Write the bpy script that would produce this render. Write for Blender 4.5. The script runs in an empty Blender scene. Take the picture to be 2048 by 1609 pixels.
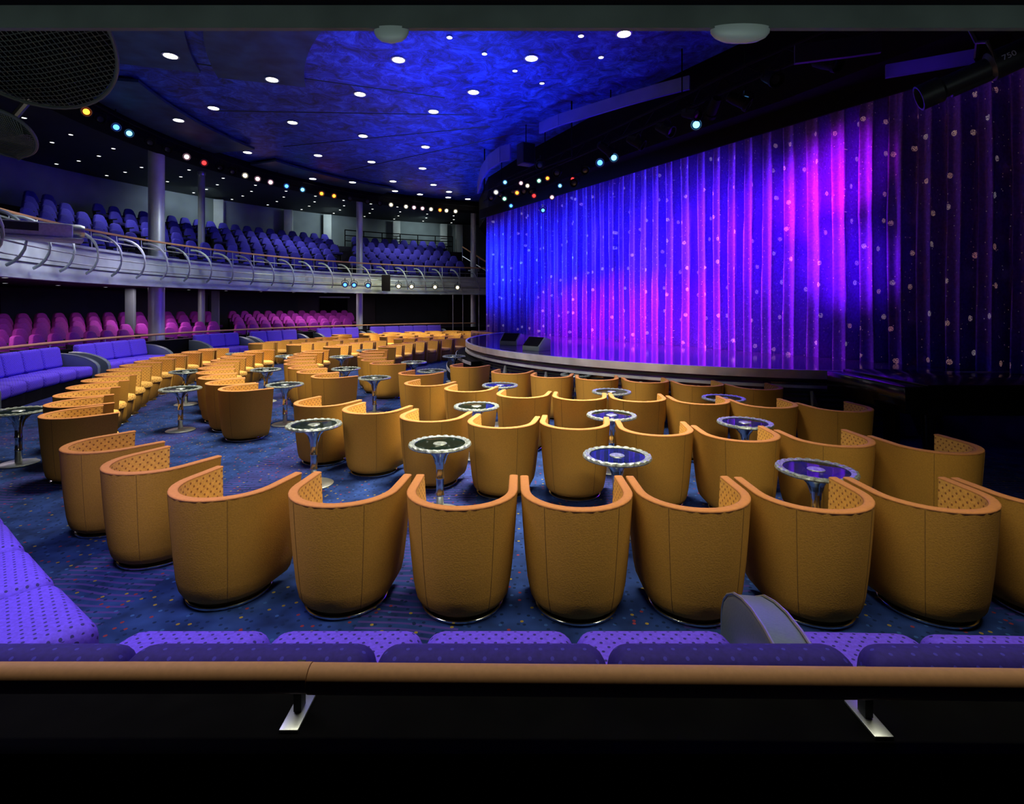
import bpy,bmesh,math,random
from mathutils import Vector,Matrix,Euler
random.seed(4)
SC=bpy.context.scene; COL=SC.collection
PI=math.pi; R_=math.radians
F=1050.;H=1.855;HY=612.
CC=(2.2,14.)   # centre of sofas, balcony and room arcs
CH=(3.0,14.)   # centre of the curved chair rows
try:
    SC.view_settings.view_transform='Standard'
    SC.view_settings.look='None'
except Exception: pass
ORD=['zeroth','first','second','third','fourth','fifth','sixth','seventh','eighth','ninth','tenth','eleventh','twelfth','thirteenth','fourteenth','fifteenth','sixteenth','seventeenth','eighteenth','nineteenth','twentieth']
TENS={20:'twenty',30:'thirty',40:'forty',50:'fifty',60:'sixty'}
def ordn(n):
    if n<=20: return ORD[n]
    t=n//10*10
    if n%10==0: return TENS[t][:-1]+'ieth'
    return TENS[t]+'-'+ORD[n%10]
def at(x,y,z):
    d=F*(H-z)/(y-HY); return ((x-1024)*d/F,d)
def arcpx(px,R,c=CC):
    a=(px-1024)/F; A=a*a+1; B=-2*(a*c[0]+c[1]); Cc=c[0]**2+c[1]**2-R*R
    Y=(-B+math.sqrt(max(0,B*B-4*A*Cc)))/(2*A); return (a*Y,Y)
def thpx(px,R,c=CC):
    p=arcpx(px,R,c); return math.degrees(math.atan2(p[1]-c[1],p[0]-c[0]))%360
def pol(R,t,c=CC): return (c[0]+R*math.cos(R_(t)),c[1]+R*math.sin(R_(t)))
# ---------------- materials
def mat(name,col,rough=.6,metal=0,var=.12,scale=30,emit=None,es=0,bump=0,alpha=1,spec=.5):
    m=bpy.data.materials.new(name); m.use_nodes=True
    nt=m.node_tree;N=nt.nodes;L=nt.links;b=N['Principled BSDF']
    tc=N.new('ShaderNodeTexCoord');n=N.new('ShaderNodeTexNoise');n.inputs['Scale'].default_value=scale
    L.new(tc.outputs['Object'],n.inputs['Vector'])
    r=N.new('ShaderNodeValToRGB');r.color_ramp.elements[0].position=.3;r.color_ramp.elements[1].position=.7
    r.color_ramp.elements[0].color=[c*(1-var) for c in col]+[1]
    r.color_ramp.elements[1].color=[min(1,c*(1+var)) for c in col]+[1]
    L.new(n.outputs['Fac'],r.inputs['Fac']);L.new(r.outputs['Color'],b.inputs['Base Color'])
    b.inputs['Roughness'].default_value=rough;b.inputs['Metallic'].default_value=metal
    b.inputs['Specular IOR Level'].default_value=spec
    b.inputs['Alpha'].default_value=alpha
    if emit:
        b.inputs['Emission Color'].default_value=list(emit)+[1];b.inputs['Emission Strength'].default_value=es
        try: m.cycles.emission_sampling='NONE'
        except Exception: pass
    if bump:
        bp=N.new('ShaderNodeBump');bp.inputs['Strength'].default_value=bump;bp.inputs['Distance'].default_value=.01
        L.new(n.outputs['Fac'],bp.inputs['Height']);L.new(bp.outputs['Normal'],b.inputs['Normal'])
    return m
def dotmat(name,col,dot,scale=26,size=.2,rough=.75,spec=.3):
    m=mat(name,col,rough,0,.15,60,spec=spec);nt=m.node_tree;N=nt.nodes;L=nt.links;b=N['Principled BSDF']
    src=b.inputs['Base Color'].links[0].from_socket
    tc=N.new('ShaderNodeTexCoord');mp=N.new('ShaderNodeMapping');mp.inputs['Rotation'].default_value=(0,0,R_(45));mp.inputs['Scale'].default_value=(scale,scale,1)
    L.new(tc.outputs['UV'],mp.inputs['Vector'])
    v=N.new('ShaderNodeTexVoronoi');v.voronoi_dimensions='2D';v.inputs['Randomness'].default_value=0;v.inputs['Scale'].default_value=1
    L.new(mp.outputs['Vector'],v.inputs['Vector'])
    lt=N.new('ShaderNodeMath');lt.operation='LESS_THAN';lt.inputs[1].default_value=size;L.new(v.outputs['Distance'],lt.inputs[0])
    mx=N.new('ShaderNodeMixRGB');mx.inputs['Color2'].default_value=list(dot)+[1]
    L.new(lt.outputs[0],mx.inputs['Fac']);L.new(src,mx.inputs['Color1']);L.new(mx.outputs['Color'],b.inputs['Base Color'])
    return m
M={}
M['leather']=mat('ochre_velvet',(.48,.255,.046),.9,0,.10,120,bump=.12,spec=.08)
M['rim']=mat('orange_leather',(.42,.175,.058),.7,0,.06,60,spec=.15)
M['lining']=dotmat('gold_fabric',(.64,.37,.08),(.26,.11,.03),26,.2)
M['seam']=mat('seam_thread',(.20,.11,.025),.7)
M['chrome']=mat('polished_steel',(.75,.78,.76),.18,1,.03)
M['steel']=mat('brushed_steel',(.46,.52,.51),.35,.85,.1,14)
M['edge']=mat('stage_edge_steel',(.72,.76,.84),.3,.25,.2,3)
M['darksteel']=mat('dark_steel',(.03,.035,.037),.45,.4,.1,14)
M['glass']=mat('smoked_glass',(.006,.012,.010),.03,0,.05,10,alpha=.72,spec=.12)
M['frost']=mat('etched_steel_rim',(.40,.47,.44),.3,.7,.5,60)
M['violet']=dotmat('violet_fabric',(.10,.05,.64),(.015,.01,.13),26,.17)
M['violetshade']=dotmat('violet_shaded_fabric',(.025,.014,.24),(.05,.04,.5),22,.12)  # same violet fabric, with the shade on near sofa backs put into its colour
M['silver']=mat('slate_leather',(.14,.19,.23),.38,.35,.06,80,bump=.1)
M['tanrail']=mat('tan_rail_leather',(.56,.30,.14),.6,0,.05,70,spec=.25)
M['black']=mat('black_wood',(.003,.003,.0035),.6,0,.3,8,spec=.08)
M['ledge']=mat('black_ledge',(.0022,.0024,.0026),.7,0,.3,8,spec=.02)
M['blackmat']=mat('black_paint',(.004,.004,.005),.8,0,.2,8,spec=.1)
M['piano']=mat('piano_lacquer',(.003,.003,.004),.12,0,.1,5,spec=.3)
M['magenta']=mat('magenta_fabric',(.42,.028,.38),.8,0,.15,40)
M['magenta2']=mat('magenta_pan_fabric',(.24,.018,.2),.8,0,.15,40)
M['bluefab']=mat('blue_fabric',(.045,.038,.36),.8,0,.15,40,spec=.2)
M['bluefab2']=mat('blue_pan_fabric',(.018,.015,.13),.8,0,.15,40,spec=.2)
M['fascia']=mat('fascia_paint',(.40,.49,.45),.5,.1,.2,2)
M['beam']=mat('beam_paint',(.085,.11,.10),.6,0,.2,3)
M['meshwire']=mat('mesh_wire_paint',(.07,.09,.08),.6,.2,.1,3)
M['column']=mat('column_paint',(.54,.62,.60),.4,.25,.12,2)
M['column2']=mat('dark_column_paint',(.30,.35,.34),.4,.25,.12,2)
M['wallup']=mat('upper_wall_plaster',(.24,.30,.32),.8,0,.35,.6)
M['walllow']=mat('lower_wall_panel',(.03,.022,.025),.5,0,.3,1)
M['pale']=mat('pale_plaster',(.6,.68,.68),.6,0,.06,3)
M['greypost']=mat('grey_post_paint',(.16,.2,.2),.6,0,.06,3)
M['dimpost']=mat('dim_grey_paint',(.07,.09,.085),.6,0,.06,3)
M['darkceil']=mat('dark_ceiling_paint',(.02,.028,.034),.7,0,.2,1)
M['tealceil']=mat('teal_ceiling_panel',(.012,.04,.08),.6,0,.5,2.2)
M['tier']=mat('dark_tier_carpet',(.012,.01,.025),.9,0,.3,12)
M['stage']=mat('stage_black_floor',(.06,.035,.14),.10,0,.35,5,spec=1.)
M['navy']=mat('navy_baffle_paint',(.05,.045,.30),.5,0,.15,3)
M['darknavy']=mat('dark_navy_paint',(.008,.008,.03),.6,0,.15,3)
M['white']=mat('white_plastic',(.5,.55,.55),.4)
M['lampw']=mat('lamp_white',(1,1,1),.4,emit=(1,.93,.85),es=14)
M['lampsm']=mat('lamp_small',(1,1,1),.4,emit=(1,.95,.9),es=5)
for n,c,s in (('orange',(1,.2,.02),5),('blue',(.05,.2,1),5),('pink',(1,.5,.6),6),('cyan',(.1,.45,1),6),('red',(1,.03,.03),3),('warm',(1,.85,.55),7),('green',(.3,1,.6),4)):
    M['lens_'+n]=mat('lens_'+n,c,.3,emit=c,es=s)
M['lens_unlit']=mat('lens_unlit',(.03,.03,.05),.1)
def ceilmat():
    m=mat('blue_mottled_ceiling',(.02,.06,.55),.5,0,.1,3);nt=m.node_tree;N=nt.nodes;L=nt.links
    r=[n for n in N if n.type=='VALTORGB'][0];n=[n for n in N if n.type=='TEX_NOISE'][0]
    n.inputs['Scale'].default_value=2.2;n.inputs['Detail'].default_value=12;n.inputs['Roughness'].default_value=.8;n.inputs['Distortion'].default_value=1.2
    cr=r.color_ramp;cr.elements[0].position=.40;cr.elements[1].position=.62
    cr.elements[0].color=(.003,.010,.06,1);cr.elements[1].color=(.04,.12,.58,1);e=cr.elements.new(.51);e.color=(.012,.034,.28,1)
    return m
M['ceil']=ceilmat()
def carpet():
    m=mat('star_carpet',(.009,.024,.105),.95,0,.5,5,spec=.1);nt=m.node_tree;N=nt.nodes;L=nt.links;b=N['Principled BSDF']
    src=b.inputs['Base Color'].links[0].from_socket
    tc=N.new('ShaderNodeTexCoord')
    w=N.new('ShaderNodeTexWave');w.inputs['Scale'].default_value=.16;w.inputs['Distortion'].default_value=5;w.inputs['Detail'].default_value=1;w.inputs['Detail Scale'].default_value=.5
    L.new(tc.outputs['Object'],w.inputs['Vector'])
    w2=N.new('ShaderNodeTexWave');w2.inputs['Scale'].default_value=5;w2.inputs['Distortion'].default_value=26;w2.inputs['Detail Scale'].default_value=.12;w2.bands_direction='Y'
    L.new(tc.outputs['Object'],w2.inputs['Vector'])
    g=N.new('ShaderNodeMath');g.operation='GREATER_THAN';g.inputs[1].default_value=.78;L.new(w.outputs['Fac'],g.inputs[0])
    g2=N.new('ShaderNodeMath');g2.operation='GREATER_THAN';g2.inputs[1].default_value=.75;L.new(w2.outputs['Fac'],g2.inputs[0])
    mu=N.new('ShaderNodeMath');mu.operation='MULTIPLY';L.new(g.outputs[0],mu.inputs[0]);L.new(g2.outputs[0],mu.inputs[1])
    mx=N.new('ShaderNodeMixRGB');mx.inputs['Color2'].default_value=(.035,.025,.15,1);L.new(mu.outputs[0],mx.inputs['Fac']);L.new(src,mx.inputs['Color1'])
    v=N.new('ShaderNodeTexVoronoi');v.voronoi_dimensions='2D';v.inputs['Scale'].default_value=15;L.new(tc.outputs['Object'],v.inputs['Vector'])
    lt=N.new('ShaderNodeMath');lt.operation='LESS_THAN';lt.inputs[1].default_value=.16;L.new(v.outputs['Distance'],lt.inputs[0])
    sp=N.new('ShaderNodeSeparateColor');L.new(v.outputs['Color'],sp.inputs[0])
    rr=N.new('ShaderNodeValToRGB');cr=rr.color_ramp;cr.interpolation='CONSTANT'
    cr.elements[0].color=(.004,.012,.05,1);cr.elements[1].position=.66;cr.elements[1].color=(.12,.018,.03,1)
    e=cr.elements.new(.78);e.color=(.15,.11,.02,1);e=cr.elements.new(.88);e.color=(.02,.06,.2,1)
    L.new(sp.outputs[0],rr.inputs['Fac'])
    m2=N.new('ShaderNodeMixRGB');L.new(lt.outputs[0],m2.inputs['Fac']);L.new(mx.outputs['Color'],m2.inputs['Color1']);L.new(rr.outputs['Color'],m2.inputs['Color2'])
    L.new(m2.outputs['Color'],b.inputs['Base Color']);return m
M['carpet']=carpet()
def curtmat():
    m=mat('sequinned_velvet',(.20,.09,.58),.65,0,.2,25,spec=.10);nt=m.node_tree;N=nt.nodes;L=nt.links;b=N['Principled BSDF']
    src=b.inputs['Base Color'].links[0].from_socket
    tc=N.new('ShaderNodeTexCoord')
    def layer(scale,rnd,size,thr):
        v=N.new('ShaderNodeTexVoronoi');v.voronoi_dimensions='2D';v.inputs['Scale'].default_value=scale;v.inputs['Randomness'].default_value=rnd
        L.new(tc.outputs['UV'],v.inputs['Vector'])
        lt=N.new('ShaderNodeMath');lt.operation='LESS_THAN';lt.inputs[1].default_value=size;L.new(v.outputs['Distance'],lt.inputs[0])
        sp=N.new('ShaderNodeSeparateColor');L.new(v.outputs['Color'],sp.inputs[0])
        g=N.new('ShaderNodeMath');g.operation='GREATER_THAN';g.inputs[1].default_value=thr;L.new(sp.outputs[0],g.inputs[0])
        mu=N.new('ShaderNodeMath');mu.operation='MULTIPLY';L.new(lt.outputs[0],mu.inputs[0]);L.new(g.outputs[0],mu.inputs[1])
        return mu,sp
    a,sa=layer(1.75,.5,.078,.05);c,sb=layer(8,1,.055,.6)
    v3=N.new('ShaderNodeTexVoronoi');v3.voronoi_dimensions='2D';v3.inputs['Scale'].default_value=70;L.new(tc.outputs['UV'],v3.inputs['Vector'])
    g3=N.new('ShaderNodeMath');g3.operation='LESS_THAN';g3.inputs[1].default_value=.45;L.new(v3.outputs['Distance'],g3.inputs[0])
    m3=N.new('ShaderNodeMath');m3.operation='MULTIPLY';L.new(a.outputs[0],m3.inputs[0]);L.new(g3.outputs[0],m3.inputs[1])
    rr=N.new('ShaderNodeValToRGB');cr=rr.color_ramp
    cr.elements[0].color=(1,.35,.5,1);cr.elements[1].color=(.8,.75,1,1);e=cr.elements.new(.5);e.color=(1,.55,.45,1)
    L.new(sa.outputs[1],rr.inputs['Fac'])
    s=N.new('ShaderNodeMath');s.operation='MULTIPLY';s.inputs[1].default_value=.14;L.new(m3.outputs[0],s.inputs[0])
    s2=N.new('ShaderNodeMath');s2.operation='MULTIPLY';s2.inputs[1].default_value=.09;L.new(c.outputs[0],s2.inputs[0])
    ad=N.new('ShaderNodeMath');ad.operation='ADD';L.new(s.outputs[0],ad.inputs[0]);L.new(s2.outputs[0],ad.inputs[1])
    L.new(rr.outputs['Color'],b.inputs['Emission Color']);L.new(ad.outputs[0],b.inputs['Emission Strength'])  # sequins are no lamps: their glitter is put in as a faint glow
    mk=N.new('ShaderNodeMath');mk.operation='MAXIMUM';L.new(m3.outputs[0],mk.inputs[0]);L.new(c.outputs[0],mk.inputs[1])
    mx=N.new('ShaderNodeMixRGB');mx.inputs['Color2'].default_value=(1,1,1,1);L.new(mk.outputs[0],mx.inputs['Fac']);L.new(src,mx.inputs['Color1']);L.new(mx.outputs['Color'],b.inputs['Base Color'])
    m.cycles.emission_sampling='NONE'
    return m
M['curtain']=curtmat()
# ---------------- mesh builder
class MB:
    def __init__(s): s.v=[];s.f=[];s.uv=None
    def add(s,v,f):
        n=len(s.v);s.v+= [tuple(p) for p in v];s.f+=[tuple(i+n for i in q) for q in f];return s
    def hexa(s,b,t):
        return s.add(list(b)+list(t),[(3,2,1,0),(4,5,6,7),(0,1,5,4),(1,2,6,5),(2,3,7,6),(3,0,4,7)])
    def box(s,c,d,rz=0,rot=None):
        m=(rot.to_matrix() if rot else Matrix.Rotation(rz,3,'Z'))
        P=[Vector(c)+m@Vector((x*d[0]/2,y*d[1]/2,z*d[2]/2)) for z in(-1,1) for x,y in((-1,-1),(1,-1),(1,1),(-1,1))]
        return s.hexa(P[:4],P[4:])
    def prism(s,poly,z0,z1):
        n=len(poly)
        return s.add([(x,y,z0) for x,y in poly]+[(x,y,z1) for x,y in poly],
          [tuple(range(n))[::-1],tuple(range(n,2*n))]+[(i,(i+1)%n,n+(i+1)%n,n+i) for i in range(n)])
    def tube(s,pts,r,n=8,fl=1.,cap=True):
        pts=[Vector(p) for p in pts];rows=[];
        for i,p in enumerate(pts):
            t=(pts[min(i+1,len(pts)-1)]-pts[max(i-1,0)]).normalized()
            up=Vector((0,0,1)) if abs(t.z)<.95 else Vector((0,1,0))
            a=t.cross(up).normalized();b=a.cross(t).normalized()
            rr=r[i] if isinstance(r,(list,tuple)) else r
            rows.append([p+a*rr*math.cos(2*PI*k/n)+b*rr*fl*math.sin(2*PI*k/n) for k in range(n)])
        v=[q for w in rows for q in w];f=[]
        for i in range(len(rows)-1):
            for k in range(n): f.append((i*n+k,i*n+(k+1)%n,(i+1)*n+(k+1)%n,(i+1)*n+k))
        if cap: f.append(tuple(range(n)));f.append(tuple(range((len(rows)-1)*n,len(rows)*n)))
        return s.add(v,f)
    def lathe(s,prof,n=24,c=(0,0,0),sx=1,sy=1,mtx=None):
        v=[];f=[]
        for r,z in prof:
            for k in range(n):
                a=2*PI*k/n;p=Vector((r*math.cos(a)*sx,r*math.sin(a)*sy,z))
                if mtx: p=mtx@p
                v.append(p+Vector(c))
        for i in range(len(prof)-1):
            for k in range(n): f.append((i*n+k,i*n+(k+1)%n,(i+1)*n+(k+1)%n,(i+1)*n+k))
        if prof[0][0]>1e-4: f.append(tuple(range(n)))
        if prof[-1][0]>1e-4: f.append(tuple(range((len(prof)-1)*n,len(prof)*n)))
        return s.add(v,f)
    def ring(s,R0,R1,z0,z1,t0,t1,n=48,c=CC,z0b=None,z1b=None):
        v=[];f=[];full=abs(t1-t0)>=359.9;m=n if full else n+1
        for i in range(m):
            t=t0+(t1-t0)*i/n
            for R,z in((R0,z0),(R1,z0 if z0b is None else z0b),(R1,z1 if z1b is None else z1b),(R0,z1)):
                x,y=pol(R,t,c);v.append((x,y,z))
        for i in range(n):
            j=(i+1)%m
            for k in range(4): f.append((i*4+k,i*4+(k+1)%4,j*4+(k+1)%4,j*4+k))
        if not full: f+=[(0,1,2,3),(n*4,n*4+1,n*4+2,n*4+3)]
        return s.add(v,f)
    def grid(s,rows,close=False):
        n=len(rows[0]);f=[]
        for i in range(len(rows)-1):
            for k in range(n-1): f.append((i*n+k,i*n+k+1,(i+1)*n+k+1,(i+1)*n+k))
        return s.add([p for r in rows for p in r],f)
    def build(s,name,m,parent=None,org=(0,0,0),bev=0,seg=2,smooth=True,kind=None,uvs=None,ang=40):
        me=bpy.data.meshes.new(name)
        me.from_pydata([(p[0]-org[0],p[1]-org[1],p[2]-org[2]) for p in s.v],[],s.f)
        bm=bmesh.new();bm.from_mesh(me)
        bmesh.ops.remove_doubles(bm,verts=bm.verts,dist=1e-5)
        bmesh.ops.recalc_face_normals(bm,faces=bm.faces)
        if bev:
            ed=[e for e in bm.edges if len(e.link_faces)==2 and e.calc_face_angle(0)>.5]
            bmesh.ops.bevel(bm,geom=ed,offset=bev,segments=seg,profile=.5,affect='EDGES',clamp_overlap=True)
        bm.to_mesh(me);bm.free()
        uvl=me.uv_layers.new(name='UVMap')
        for p in me.polygons:
            nx,ny,nz=[abs(q) for q in p.normal]
            for li in p.loop_indices:
                co=me.vertices[me.loops[li].vertex_index].co
                if uvs: uvl.data[li].uv=uvs(co)
                elif nz>=nx and nz>=ny: uvl.data[li].uv=(co.x,co.y)
                elif ny>=nx: uvl.data[li].uv=(co.x,co.z)
                else: uvl.data[li].uv=(co.y,co.z)
        if smooth:
            for p in me.polygons: p.use_smooth=True
            me.set_sharp_from_angle(angle=R_(ang))
        me.materials.append(m)
        o=bpy.data.objects.new(name,me);COL.objects.link(o)
        if parent: o.parent=parent
        else: o.location=org
        if kind: o['kind']=kind
        return o
def thing(name,label,cat,loc=(0,0,0),rz=0,group=None):
    o=bpy.data.objects.new(name,None);COL.objects.link(o);o.empty_display_size=.1
    o.location=loc;o.rotation_euler=(0,0,rz);tag(o,label,cat,group);return o
def tag(o,label,cat,group=None):
    o['label']=label;o['category']=cat
    if group:o['group']=group
    return o
def dup(root,loc,rz,label,group=None,rot=None):
    r=root.copy();COL.objects.link(r);r.location=loc;r.rotation_euler=rot if rot else (0,0,rz);r['label']=label
    if group:r['group']=group
    for ch in root.children:
        c=ch.copy();COL.objects.link(c);c.parent=r
        for g in ch.children:
            d=g.copy();COL.objects.link(d);d.parent=c
    return r
class Proto:
    def __init__(s,root): s.r=root;s.used=False
    def put(s,loc,rz,label,group=None,rot=None):
        if not s.used:
            s.used=True;s.r.location=loc;s.r.rotation_euler=rot if rot else (0,0,rz);s.r['label']=label
            if group:s.r['group']=group
            return s.r
        return dup(s.r,loc,rz,label,group,rot)
# ---------------- setting
ST='structure'
MB().box((2,13,-.1),(50,50,.2)).build('floor',M['carpet'],kind=ST,smooth=False)
MB().ring(20,20.3,0,2.5,0,360,96).build('wall_lower',M['walllow'],kind=ST)
MB().ring(20,20.3,2.5,7.2,95,240,60).build('wall_upper',M['wallup'],kind=ST)
MB().ring(20,20.3,2.5,7.2,-120,95,60).build('wall_stage',M['blackmat'],kind=ST)
MB().ring(.01,12.7,7.0,7.2,0,360,96).build('ceiling',M['ceil'],kind=ST)
MB().ring(12.7,20.3,7.0,7.2,0,360,96).build('ceiling_outer',M['darkceil'],kind=ST)
MB().ring(12.55,13.3,6.55,7.0,80,240,80).build('trim_1',M['blackmat'],kind=ST)
TP=((197,232,9.3,12.4),(196,224,7.2,9.0),(165,192,10.8,12.4),(130,158,11.2,12.4))
for i,(a,b,r0,r1) in enumerate(TP):
    MB().ring(r0,r1,6.86,6.93,a,b,14).build('ceiling_panel',M['tealceil'],kind=ST)
for i,(a,r0,r1) in enumerate(((195,4,10),(178,3.5,10),(160,3,10),(142,3,10.5))):
    p=pol(r0,a);q=pol(r1,a+3)
    MB().tube([(p[0],p[1],7.0),(q[0],q[1],7.0)],.02,4).build('trim_2',M['darkceil'],kind=ST)
for i in range(6):
    MB().ring(13.3+i*.9,20 if i==5 else 13.3+(i+1)*.9,0,.22+.12*i,96,236,60).build('floor_tier',M['tier'],kind=ST)
MB().ring(12.92,13.2,0,.80,100,232,70).build('wall_low',M['black'],kind=ST)
MB().ring(12.55,20,2.5,2.62,104,236,70).build('balcony_floor',M['darkceil'],kind=ST)
BR=.36;BP=.92
for i in range(7):
    MB().ring(13.1+i*BP,20 if i==6 else 13.1+(i+1)*BP,2.62,2.95+BR*i,104,236,60).build('balcony_tier',M['tier'],kind=ST)
f=MB().ring(12.42,12.56,2.46,3.22,104.5,236,90)
f.ring(12.36,12.56,2.40,2.47,104.5,236,90).ring(12.36,12.62,3.2,3.26,104.5,236,90)
f.build('trim_3',M['fascia'],kind=ST)
MB().ring(12.40,12.425,2.72,2.74,104.5,236,90).build('trim_4',M['darksteel'],kind=ST)
MB().prism([(8.2,3.2),(6.4,6.6),(4.9,9.6),(2.75,13.1),(.75,17.0),(-.95,21),(-1.6,25.5),(-1.0,33),(6,33),(17,10),(17,4)],5.6,7.0).build('ceiling_stage_header',M['blackmat'],kind=ST,smooth=False)
for i,p in enumerate((95,170,480,540,800,850)):
    t=thpx(p,19.9)
    MB().ring(19.9,19.98,.9,2.35,t-4.2,t+4.2,6).build('wall_panel',M['darkceil'],kind=ST)
t=thpx(668,19.9)
MB().ring(19.85,19.98,.83,2.3,t-2.2,t+2.2,4).build('door_1',M['black'],kind=ST)
MB().ring(19.8,19.98,2.3,2.38,t-2.5,t+2.5,4).build('door_1_frame',M['steel'],kind=ST)
# ---------------- columns
COLS=[]
def column(px,R,r,z0,z1,label,m='column'):
    x,y=arcpx(px,R);COLS.append((x,y))
    t=thing('column',label,'column',(x,y,z0),0)
    MB().lathe([(r,0),(r,z1-z0)],24).build('shaft',M[m],t)
    MB().lathe([(r*1.35,0),(r*1.35,.06),(r*1.02,.1)],24).build('base_ring',M['steel'],t)
    MB().lathe([(r*1.02,z1-z0-.14),(r*1.2,z1-z0-.08),(r*1.2,z1-z0)],24).build('capital',M['steel'],t)
column(313,13.45,.22,.22,7.0,'thick grey round column at left rising through the balcony to the ceiling')
column(403,15.4,.12,.46,7.0,'slimmer grey round column just right of the thick left column','column2')
column(719,13.4,.14,.22,7.0,'grey round column at middle of the balcony front, beside far seat block')
column(947,13.4,.14,.22,7.0,'grey round column at far end of the balcony next to curtain')
for px,lab in ((261,'pale square pilaster left of the thick column under the balcony'),(431,'pale square pilaster right of slim column under the balcony')):
    x,y=arcpx(px,15.9);COLS.append((x,y));o=MB().box((0,0,1.0),(.25,.25,2.0),.3).build('pilaster',M['greypost'],bev=.01);o.location=(x,y,.46);tag(o,lab,'pilaster')
for k,px in enumerate((438,577,655,793,887,918)):
    x,y=arcpx(px,19.6);o=MB().box((0,0,.9),(.42,.3,1.8),.3).build('pilaster',M['pale'],bev=.01);o.location=(x,y,5.11);tag(o,'white pilaster on balcony back wall, %s from the left'%ordn(k+1),'pilaster','white pilasters on the balcony back wall')
# ---------------- stage
SCN=(6.2,15.)
Lp=lambda Y:(-.46+.61*(20-Y),Y)
nrm=(-.855,-.52)
MB().ring(.01,7.45,0,.9,0,360,120,c=SCN).build('floor_stage',M['stage'],kind=ST)
L0=(-.9,20.7);L1=(8.6,5.1)
MB().prism([(L0[0]+nrm[0]*.8,L0[1]+nrm[1]*.8),(L1[0]+nrm[0]*.8,L1[1]+nrm[1]*.8),(L1[0]-nrm[0]*4,L1[1]-nrm[1]*4),(L0[0]-nrm[0]*4,L0[1]-nrm[1]*4)],0,.896).build('floor_stage_rear',M['stage'],kind=ST,smooth=False)
MB().ring(7.45,7.50,.78,.908,150,285,90,c=SCN).build('trim_5',M['edge'],kind=ST)
MB().ring(7.45,7.51,.64,.68,150,285,90,c=SCN).build('trim_6',M['edge'],kind=ST)
lv=MB()
for z in(.1,.18,.26,.34,.42,.50,.56,.72): lv.ring(7.45,7.475,z,z+.03,150,285,90,c=SCN)
lv.build('trim_7',M['darksteel'],kind=ST)
MB().ring(7.5,8.0,0,.3,158,200,30,c=SCN).build('stage_step_1',M['black'],kind=ST)
MB().ring(7.5,7.75,.3,.58,158,203,30,c=SCN).build('stage_step_2',M['black'],kind=ST)
MB().ring(8.0,8.012,.22,.29,158,200,30,c=SCN).ring(7.75,7.765,.5,.57,158,203,30,c=SCN).build('trim_8',M['edge'],kind=ST)
for k,a in enumerate((212,222,229,237,244,250,256,265)):
    p=pol(7.48,a,SCN);q=pol(7.66,a,SCN);s=pol(7.6,a+1.6,SCN)
    g=MB();g.hexa([(p[0],p[1],.02),(q[0],q[1],.02),(s[0],s[1],.02),pol(7.48,a+1.6,SCN)+(.02,)],[(p[0],p[1],.6),pol(7.50,a,SCN)+(.6,),pol(7.50,a+.3,SCN)+(.6,),pol(7.48,a+.3,SCN)+(.6,)])
    o=g.build('gusset',M['steel'],org=(p[0],p[1],0));tag(o,'silver triangular gusset on the stage front, %s from the left'%ordn(k+1),'bracket','silver gussets along the stage front')
# curtain
rows=[];tot=math.hypot(L1[0]-L0[0],L1[1]-L0[1]);NS=2300;zs=[.9,1.1,1.6,2.4,3.4,4.4,5.1,5.6]
dx,dy=(L1[0]-L0[0])/tot,(L1[1]-L0[1])/tot
def fold(s,z):
    ph=2*PI*s/.42+.9*math.sin(s*1.7)+.6*math.sin(s*.73+1)
    sway=.03*math.sin(z*1.2+s*2.1)
    q=math.sin(ph+sway*8)
    return (.19+.04*math.sin(s*2.9))*(1-2*abs(q)**.7 if q<0 else 1-.3*q*q)*.75+.02*math.sin(2*ph+1+z*.3)
for z in zs:
    rw=[]
    for i in range(NS+1):
        s=tot*i/NS;a=fold(s,z)
        rw.append((L0[0]+dx*s+nrm[0]*a,L0[1]+dy*s+nrm[1]*a,z))
    rows.append(rw)
cum=[0]
for i in range(NS): cum.append(cum[-1]+math.hypot(tot/NS,fold(tot*(i+1)/NS,2.4)-fold(tot*i/NS,2.4)))
def cuv(co):
    s=co.x*dx+co.y*dy;i=max(0,min(NS,int(round(s/tot*NS))));return (cum[i],co.z)
o=MB().grid(rows).build('stage_curtain',M['curtain'],org=(L0[0],L0[1],.9),uvs=cuv,ang=180)
tag(o,'tall pleated blue and purple stage curtain dotted with glittering sequin medallions','curtain')
o=MB().prism([(L0[0]+nrm[0]*.42,L0[1]+nrm[1]*.42),(L1[0]+nrm[0]*.42,L1[1]+nrm[1]*.42),(L1[0]+nrm[0]*.37,L1[1]+nrm[1]*.37),(L0[0]+nrm[0]*.37,L0[1]+nrm[1]*.37)],5.25,5.6).build('valance',M['blackmat'],org=(L0[0],L0[1],5.3));tag(o,'black valance strip along top of stage curtain','valance')
def wedge(x,y,rz,lab):
    t=thing('stage_monitor',lab,'speaker',(x,y,.9),rz,'floor monitors on the stage');t.scale=(.8,.8,.8)
    m=MB();P=[(-.24,0),(.24,0),(.24,.12),(-.02,.36),(-.24,.30)]
    m.add([(-.3,a,b) for a,b in P]+[(.3,a,b) for a,b in P],[(0,1,2,3,4),(9,8,7,6,5)]+[(i,(i+1)%5,5+(i+1)%5,5+i) for i in range(5)])
    m.build('cabinet',M['greypost'],t,bev=.012)
    g=MB();g.hexa([(-.26,.238,.135),(.26,.238,.135),(.26,.004,.35),(-.26,.004,.35)],[(-.26,.25,.142),(.26,.25,.142),(.26,.016,.357),(-.26,.016,.357)]);g.build('grille',M['blackmat'],t)
x,y=at(1024,690,.9);wedge(x,y,R_(150),'left black wedge monitor lying on the stage edge')
x,y=at(1073,701,.9);wedge(x,y,R_(135),'right black wedge monitor lying on the stage edge')
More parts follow.
